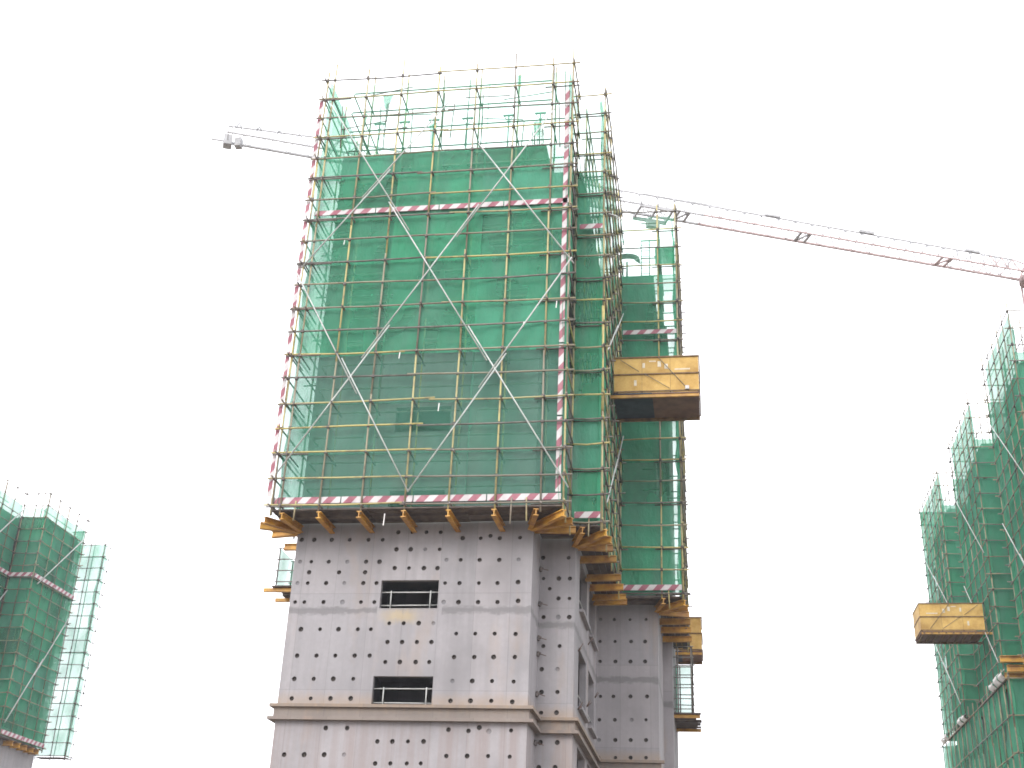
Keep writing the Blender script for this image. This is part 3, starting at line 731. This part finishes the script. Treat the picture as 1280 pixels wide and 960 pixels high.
board(lsc, (-52.9, 71, 27.6), (-52.9, 83.95, 27.6), .3, n=4); board(lsc, (-52.95, 83.88, 27.6), (-51, 83.88, 27.6), .3); board(lsc, (-50.9, 84, 27.6), (-50.9, 90.4, 27.6), .3, n=2)
board(lsc, (-52.9, 71, 15.9), (-52.9, 83.95, 15.9), .3, n=4); board(lsc, (-52.95, 83.88, 15.9), (-51, 83.88, 15.9), .3); board(lsc, (-50.9, 84, 15.9), (-50.9, 90.4, 15.9), .3, n=2)
for a, b in (((-50.85, 84.2, 16.5), (-50.85, 90.2, 26.0)), ((-50.85, 84.6, 27.0), (-50.85, 90.2, 32.5)), ((-52.85, 78, 26.5), (-52.85, 84, 33)), ((-52.85, 77, 17), (-52.85, 84, 26.5))): brace(lsc, a, b, r=.045)
planks(lsc, -54.3, -53, 70.5, 84, 15.55, 'y', .4); planks(lsc, -51.48, -51, 84, 90.4, 15.55, 'y', .4); planks(lsc, -52.4, -49.85, 92, 93.0, 15.3, 'y', .4)
for y in (74, 76, 78, 80, 81.5, 83.2): beam(lsc, (-54.5, y, 15.3), (-52.7, y, 15.3), .34, .26)
for y in (85.6, 86.6, 87.6, 88.6, 89.4): beam(lsc, (-52.5, y, 15.3), (-50.7, y, 15.3), .34, .26)

# ------------------------------------------------------------------ right tower
rtow = thing('netted_tower', 'concrete tower shell inside the stepped green scaffold with three projecting bays', 'building', (24, 75, 0))
RBL = [(16.95, 34, 61.9, 66.7), (19.8, 33.9, 66.8, 73.3), (16.96, 34.02, 73.4, 79.0), (19.81, 33.98, 79.1, 85.0), (16.85, 34.04, 85.1, 91.8)]
tower_block(rtow, RBL, [0, 3.4, 6.8, 10.2, 13.6, 17.0], CONC); tower_block(rtow, [(a+.01, b-.01, c+.005, d_-.005) for a, b, c, d_ in RBL], [17.0, 20.2, 23.4, 26.6, 29.6, 32.3], FORM)
tower_block(rtow, [(16.5, 16.8, 71.3, 92.6)], [0, 3.4, 6.8, 10.2, 13.6, 16.9], FORM)
rsc = thing('tower_scaffold', 'stepped green-netted scaffold with three projecting bays and white braces', 'scaffold', (16.3, 75, 17.5))
RB, RT = 17.75, 35.0
scaffold(rsc, [(23, 60.7), (16.3, 60.7), (16.3, 67.6), (18.7, 67.6), (18.7, 72.4), (16.3, 72.4), (16.3, 79.6), (18.7, 79.6), (18.7, 84.1), (16.2, 84.1), (16.2, 92.4), (19, 92.4)], -1, RB, RT-.4, 17,
    seg_opts={0: dict(net_top=32.2), 2: dict(no_inner=True, net_top=32.3), 3: dict(net_top=32.2), 4: dict(net_top=32.2), 6: dict(no_inner=True, net_top=32.3), 7: dict(net_top=32.2), 8: dict(net_top=32.2),
    10: dict(no_inner=True)}, fine=False, tube_r=.032, bay=1.4, net=NET_DENSE, tmat=TUBE_FAR)
for y0, y1, x in ((61.0, 67.3, 16.12), (72.7, 79.3, 16.12), (84.4, 92.0, 16.02)):
    for za, zb_ in ((18.5, 25.0), (25.0, 31.5)): brace(rsc, (x, y0, za), (x, y1, zb_), r=.026) if za < 20 else brace(rsc, (x, y0, za), (x, y1, zb_-.5), r=.026)
for y in (61, 62.2, 63.4, 64.6, 65.8, 67): beam(rsc, (18, y, RB-.42), (16.1, y, RB-.42), .34, .26)
for y_, z_ in ((70.7, 17.75), (71.5, 17.5), (72.1, 18.6)): beam(rsc, (16.1, y_, z_), (19.6, y_, z_), .36, .28)
for x in (16.6, 17.6, 18.6): beam(rsc, (x, 74, RB-.42), (x, 72.2, RB-.42), .34, .26)
planks(rsc, 16.3, 17.6, 60.7, 67.6, RB-.2, 'y', .4); planks(rsc, 16.3, 19.8, 72.4, 73.6, RB-.2, 'x', .4); planks(rsc, 16.3, 17.6, 73.7, 79.6, RB-.2, 'y', .4); planks(rsc, 16.3, 17.6, 85.3, 92.4, RB-.2, 'y', .4)
rlo = thing('skirt_scaffold', 'lower tier of green netting hung in vertical folds below the stepped scaffold', 'scaffold', (16, 82, 4))
scaffold(rlo, [(20, 70.9), (16.15, 70.9), (16.15, 93.2), (19, 93.2)], -1, 3.3, 17.3, 7, seg_opts={1: dict(net_w=1.5)}, fine=False, tube_r=.036, inner=False, deck_every=0, tmat=TUBE_FAR)
for k, (y, h) in enumerate(((71.3, .5), (72.6, .62), (73.9, .45), (83.2, .4), (84.6, .5), (90.1, .42), (91.4, .5))):
    mb = MB(); n = 7
    for i in range(n):
        for j in range(4):
            u, v = i/(n-1), j/3
            mb.v.append(Vector((16.1-.25*math.sin(v*3.1)+.08*noise.noise((u*4, v*3, k)), y+u*1.0, 17.35+h*v+.10*noise.noise((u*3+k, v*2, 3)))))
    for i in range(n-1):
        for j in range(3):
            a = i*4+j; mb.f.append((a, a+1, a+5, a+4)); mb.sm.append(True)
    tag(mb.build('work_sheet', CLOTH), 'crumpled pale sheet on the skirt ledge '+('beside the orange beam ends' if k < 3 else 'under the middle projecting bay gap' if k < 5 else 'at the far end of the stepped scaffold'), 'sheet', 'crumpled sheets on the ledge')

# ------------------------------------------------------------------ tower crane
crane = thing('tower_crane', 'tower crane whose long slim jib crosses the sky behind the netted high-rise', 'crane', (31, 103, 0))
tip = onY(283, 178, 75.0); JD = Vector((.9246, .3810, 0)).normalized(); JS = Vector((JD.y, -JD.x, 0)); UP = Vector((0, 0, 1))
JL = 70.4
def jp(t, s, u): return tip+JD*t+JS*(s+WJ)+UP*u
WJ, HJ = .72, 1.55
seg = 8.0
for k in range(9):
    a, b = k*seg, min((k+1)*seg, JL); mtl = REDSTEEL if k % 2 else GREYSTEEL
    hk = HJ if k > 0 else HJ*.7
    MB().bar(jp(a, -WJ, 0), jp(b, -WJ, 0), .18, .17).build('lower_chord', GREYSTEEL if k < 5 else REDSTEEL, crane)
    MB().bar(jp(a, WJ, 0), jp(b, WJ, 0), .12, .12).build('lower_chord', GREYSTEEL if k < 5 else REDSTEEL, crane)
    MB().bar(jp(a, 0, hk if k == 0 else HJ), jp(b, 0, HJ), .11, .11).build('upper_chord', GREYSTEEL, crane)
    mb = MB(); n = 5
    for j in range(n):
        t0, t1 = a+(b-a)*j/n, a+(b-a)*(j+1)/n; tm = (t0+t1)/2
        for s in (-WJ, WJ): mb.tube(jp(t0, s, 0), jp(tm, 0, HJ), .042, 4); mb.tube(jp(tm, 0, HJ), jp(t1, s, 0), .042, 4)
        mb.tube(jp(t0, -WJ, 0), jp(t1, WJ, 0), .02, 4)
    mb.build('jib_lattice', GREYSTEEL, crane)
    MB().bar(jp(a+.1, -WJ, .0), jp(a+.1, WJ, .0), .06, .05).build('cross_tie', mtl, crane)
for t in (37.8, 49.0, 62.6):
    mb = MB()
    for dt in (0, .9): mb.bar(jp(t+dt, -WJ, 0), jp(t+dt, WJ, -.02), .2, .14)
    mb.bar(jp(t, -WJ, 0), jp(t+.9, WJ, .02), .16, .12); mb.build('joint_frame', REDSTEEL if t > 55 else GREYSTEEL, crane)
for t in (46, 55, 65.5): MB().bar(jp(t, 0, HJ+.12), jp(t+1.4, 0, HJ+.12), .3, .22).build('tie_clamp', GREYSTEEL, crane)
# trolley and hook block near the tower top, jib-tip winch box
mb = MB()
mb.bar(jp(34.2, -1.0, -.3), jp(37.2, -1.0, -.3), .16, .3); mb.bar(jp(34.2, 1.0, -.3), jp(37.2, 1.0, -.3), .16, .3)
for t in (34.3, 35.7, 37.1): mb.bar(jp(t, -1.0, -.3), jp(t, 1.0, -.3), .16, .2)
for s in (-1.15, 1.15):
    for t in (34.3, 35.7, 37.1): mb.tube(jp(t, s, -.3), jp(t, s, .8), .04, 4)
    mb.tube(jp(34.3, s, .8), jp(37.1, s, .8), .04, 4)
mb.build('trolley', GREYSTEEL, crane)
MB().bar(jp(35.2, -.3, -1.1), jp(36.3, -.3, -1.1), .5, .7).build('hook_block', GREYSTEEL, crane)
for s in (-.3, .3): MB().tube(jp(35.4, s, -.4), jp(35.4, -.3, -1.0), .03, 4).build('hoist_rope', ROPE, crane)
o = MB().box(-.33, .33, -.4, .4, -.45, .45).build('tip_sheave_box', GREYSTEEL, crane); o.location = jp(.1, -WJ, .1)-Vector((31, 103, 0)); o.rotation_euler.z = math.atan2(JD.y, JD.x)
MB().bar(jp(-1.2, -WJ, .1), jp(-.25, -WJ, .1), .12, .12).build('tip_arm', GREYSTEEL, crane)
o = MB().box(-.25, .25, -.3, .3, -.4, .4).build('tip_lamp', GREYSTEEL, crane); o.location = jp(.95, -WJ, .12)-Vector((31, 103, 0))
# mast, slewing ring, cab, tower head, counter-jib
mc = jp(JL+1.6, 0, 0); hw_ = .8
for sx in (-1, 1):
    for sy in (-1, 1): MB().bar((mc.x+sx*hw_, mc.y+sy*hw_, .05), (mc.x+sx*hw_, mc.y+sy*hw_, mc.z-.6), .16, .16, (0, 1, 0)).build('mast_leg', REDSTEEL, crane)
mb = MB(); zz = .5
while zz < mc.z-2.5:
    for a, b in (((-1, -1), (1, -1)), ((1, -1), (1, 1)), ((1, 1), (-1, 1)), ((-1, 1), (-1, -1))):
        mb.tube((mc.x+a[0]*hw_, mc.y+a[1]*hw_, zz), (mc.x+b[0]*hw_, mc.y+b[1]*hw_, zz+1.6), .04, 4)
        mb.tube((mc.x+a[0]*hw_, mc.y+a[1]*hw_, zz), (mc.x+b[0]*hw_, mc.y+b[1]*hw_, zz), .04, 4)
    zz += 1.6
mb.build('mast_lattice', REDSTEEL, crane)
MB().tube((mc.x, mc.y, mc.z-.6), (mc.x, mc.y, mc.z-.05), 1.15, 16).build('slewing_ring', REDSTEEL, crane)
mb = MB()
for s in (-1, 1):
    for t in (-.8, .8): mb.bar(mc+JD*t+JS*s*.7, mc+UP*2.2, .14, .14)
mb.build('tower_head', REDSTEEL, crane)
o = MB().box(-.7, .7, -.7, .7, -2.2, 0).build('cab', CABGREEN, crane); o.location = mc+JS*1.7+UP*(-.1)-Vector((31, 103, 0))
MB().bar(mc+JD*.9, mc+JD*13, 1.1, .25).build('counter_jib', REDSTEEL, crane)
MB().bar(mc+JD*10+UP*(-1.2), mc+JD*13+UP*(-1.2), 1.0, 2.2).build('counterweight', GREYSTEEL, crane)
MB().tube(mc+UP*2.1, jp(30, 0, HJ), .03, 5).build('tie_bar', ROPE, crane); MB().tube(mc+UP*2.1, mc+JD*12, .03, 5).build('tie_bar', ROPE, crane)
mb = MB()
for k in range(3): mb.bar(jp(67.0+k*1.1, -WJ, 0), jp(68.0+k*1.1, 0, HJ), .09, .09); mb.bar(jp(68.0+k*1.1, 0, HJ), jp(67.0+(k+1)*1.1, WJ, 0), .09, .09)
mb.build('root_frame', REDSTEEL, crane)
for s_ in (-WJ, WJ): MB().bar(jp(JL+.002, s_, 0), jp(JL+1.0, s_, 0), .2, .2).build('jib_foot', REDSTEEL, crane)
MB().bar(jp(JL+.002, 0, HJ), jp(JL+1.2, 0, HJ-.3), .09, .09).build('jib_foot', REDSTEEL, crane)

# ------------------------------------------------------------------ damp overcast air
hz = MB().box(-905, 905, -905, 905, -1, tip.z+12).build('haze', DIRT); hz['kind'] = 'stuff'
hm = D.materials.new('haze_air'); hm.use_nodes = True; ht = hm.node_tree; ht.nodes.clear()
pv = ht.nodes.new('ShaderNodeVolumePrincipled'); pv.inputs['Color'].default_value = (.88, .93, 1, 1); pv.inputs['Density'].default_value = HAZE; pv.inputs['Anisotropy'].default_value = .0
ho = ht.nodes.new('ShaderNodeOutputMaterial'); ht.links.new(pv.outputs[0], ho.inputs['Volume'])
hz.data.materials.clear(); hz.data.materials.append(hm)
